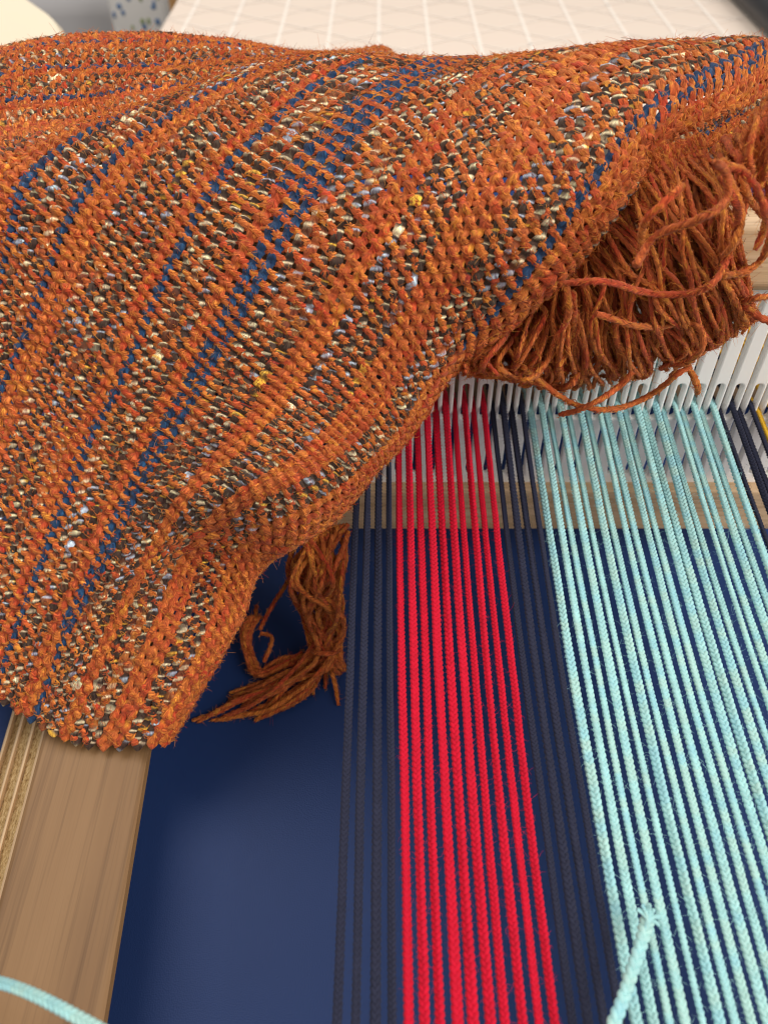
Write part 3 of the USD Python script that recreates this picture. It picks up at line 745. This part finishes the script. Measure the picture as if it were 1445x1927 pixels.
def ground_line(p, q, w):
    p, q = np.array(p, float), np.array(q, float)
    d = (q - p) / np.linalg.norm(q - p); n_ = np.array([-d[1], d[0]]) * w / 2
    c = [p + n_, p - n_, q - n_, q + n_]
    z = TABLE_Z + 0.0004
    return np.array([(*x_, z) for x_ in c]), np.array([[0, 1, 2], [0, 2, 3]])


rect = sg.box(GX0 + 0.002, GY0 + 0.002, GX1 - 0.002, GY1 - 0.002)
segs = []
for k in range(-3, 30):
    x = -0.2 + G * k
    if GX0 < x < GX1:
        segs.append(((x, GY0), (x, GY1)))
for k in range(-30, 60):
    for sgn in (1, -1):
        c0 = GY0 + 2 * G * k * 0.62
        segs.append(((GX0, c0), (GX1, c0 + sgn * (GX1 - GX0) * 0.62)))
lm = []
for k, (p, q) in enumerate(segs):
    g = sg.LineString([p, q]).intersection(rect)
    if g.is_empty or g.length < 0.01:
        continue
    (ax, ay), (bx_, by) = g.coords[0], g.coords[-1]
    v, f = ground_line((ax, ay), (bx_, by), 0.0034 if k < 13 else 0.0018)
    v[:, 2] += 0.00003 * (k % 7)
    lm.append(trimesh.Trimesh(v, f, process=False))
pm = obj('printed_lines', trimesh.util.concatenate(lm), 'print_white', gt); tag(pm, kind='stuff')

# cream chair back on the left
cc = thing('chair', 'cream moulded chair with a rounded back at the left behind the scarf', 'chair')
sh = sg.Polygon([(-0.24, -0.3), (0.24, -0.3), (0.235, 0.0), (0.19, 0.13), (0.10, 0.19), (0, 0.205), (-0.10, 0.19), (-0.19, 0.13), (-0.235, 0.0)]).buffer(0.02, 6)
mm = trimesh.creation.extrude_polygon(sh, 0.016)
mm.apply_transform(trimesh.transformations.rotation_matrix(math.radians(52), [1, 0, 0]))
CB = at(-345, 90, 640)
mm.apply_translation(CB + np.array([0.0, -0.08, -0.10]))
obj('backrest', mm, 'cream', cc, smooth=30)
sx, sy, sz = CB
obj('seat', box(sx - 0.22, sx + 0.22, sy + 0.02, sy + 0.42, -0.36, -0.335, 0.01, 3), 'cream', cc, smooth=30)
for dx in (-0.19, 0.19):
    for dy in (0.06, 0.38):
        obj('leg', box(sx + dx - 0.014, sx + dx + 0.014, sy + dy - 0.014, sy + dy + 0.014, -0.80, -0.36, 0.003, 1), 'oak', cc)

# grey armchair and the flowered cushion
ac = thing('armchair', 'grey upholstered armchair far behind the scarf between chair and table', 'armchair')
c0 = at(205, 20, 1350)
obj('backrest', box(c0[0] - 0.26, c0[0] + 0.16, c0[1] + 0.0, c0[1] + 0.12, -0.5, c0[2] + 0.03, 0.04, 4), 'grey_cloth', ac, smooth=40)
obj('seat', box(c0[0] - 0.26, c0[0] + 0.16, c0[1] - 0.35, c0[1], -0.62, -0.42, 0.03, 4), 'grey_cloth', ac, smooth=40)
obj('armrest', box(c0[0] + 0.09, c0[0] + 0.17, c0[1] - 0.35, c0[1] + 0.1, -0.62, c0[2] - 0.02, 0.03, 4), 'dark_grey', ac, smooth=40)
obj('base', box(c0[0] - 0.25, c0[0] + 0.15, c0[1] - 0.33, c0[1] + 0.1, -0.80, -0.62, 0.01, 1), 'dark_grey', ac)
cu = thing('cushion', 'white cushion printed with blue flowers and green leaves on the grey armchair', 'cushion')
c1 = at(265, 18, 1250)
cb = box(c1[0] - 0.05, c1[0] + 0.05, c1[1] - 0.015, c1[1] + 0.02, c1[2] - 0.16, c1[2] + 0.08, 0.015, 4)
obj('cover', cb, 'pale_cloth', cu, smooth=40)
for k in range(46):
    u, w = rng.uniform(-0.042, 0.042), rng.uniform(-0.12, 0.07)
    m = trimesh.creation.icosphere(1, 1.0); m.apply_scale([rng.uniform(0.002, 0.0045), 0.0012, rng.uniform(0.002, 0.006)])
    m.apply_translation(c1 + np.array([u, -0.0152, w]))
    obj('printed_flower' if k % 3 else 'printed_leaf', m, 'petal_blue' if k % 3 else 'leaf_green', cu, smooth=True)
pp = at(336, 20, 1000)
wp = obj('wooden_post', box(pp[0] - 0.009, pp[0] + 0.009, pp[1] - 0.01, pp[1] + 0.01, -0.80, pp[2] + 0.10, 0.003, 2), 'oak'); tag(wp, 'slim brown wooden post standing left of the beige table', 'post')

# black rail beside the table, upper right
b0, b1 = at(1447, 62, 760), at(1398, -30, 960)
bar = thing('black_chair', 'black padded chair arm at the far upper right beside the beige table', 'chair')
obj('armrest', box(0.368, 0.418, 0.62, 1.3, TABLE_Z + 0.001, TABLE_Z + 0.026, 0.012, 4), 'black_rubber', bar, smooth=40)
for yy in (0.68, 1.2):
    obj('arm_post', box(0.385, 0.405, yy, yy + 0.03, -0.80, TABLE_Z + 0.004, 0.003, 1), 'black_rubber', bar)
wl = obj('wall', box(-3, 3, 4.6, 4.7, -0.8, 2.0, 0.01, 1), 'wall_grey'); tag(wl, 'plain grey room wall far behind everything', 'wall', kind='structure')
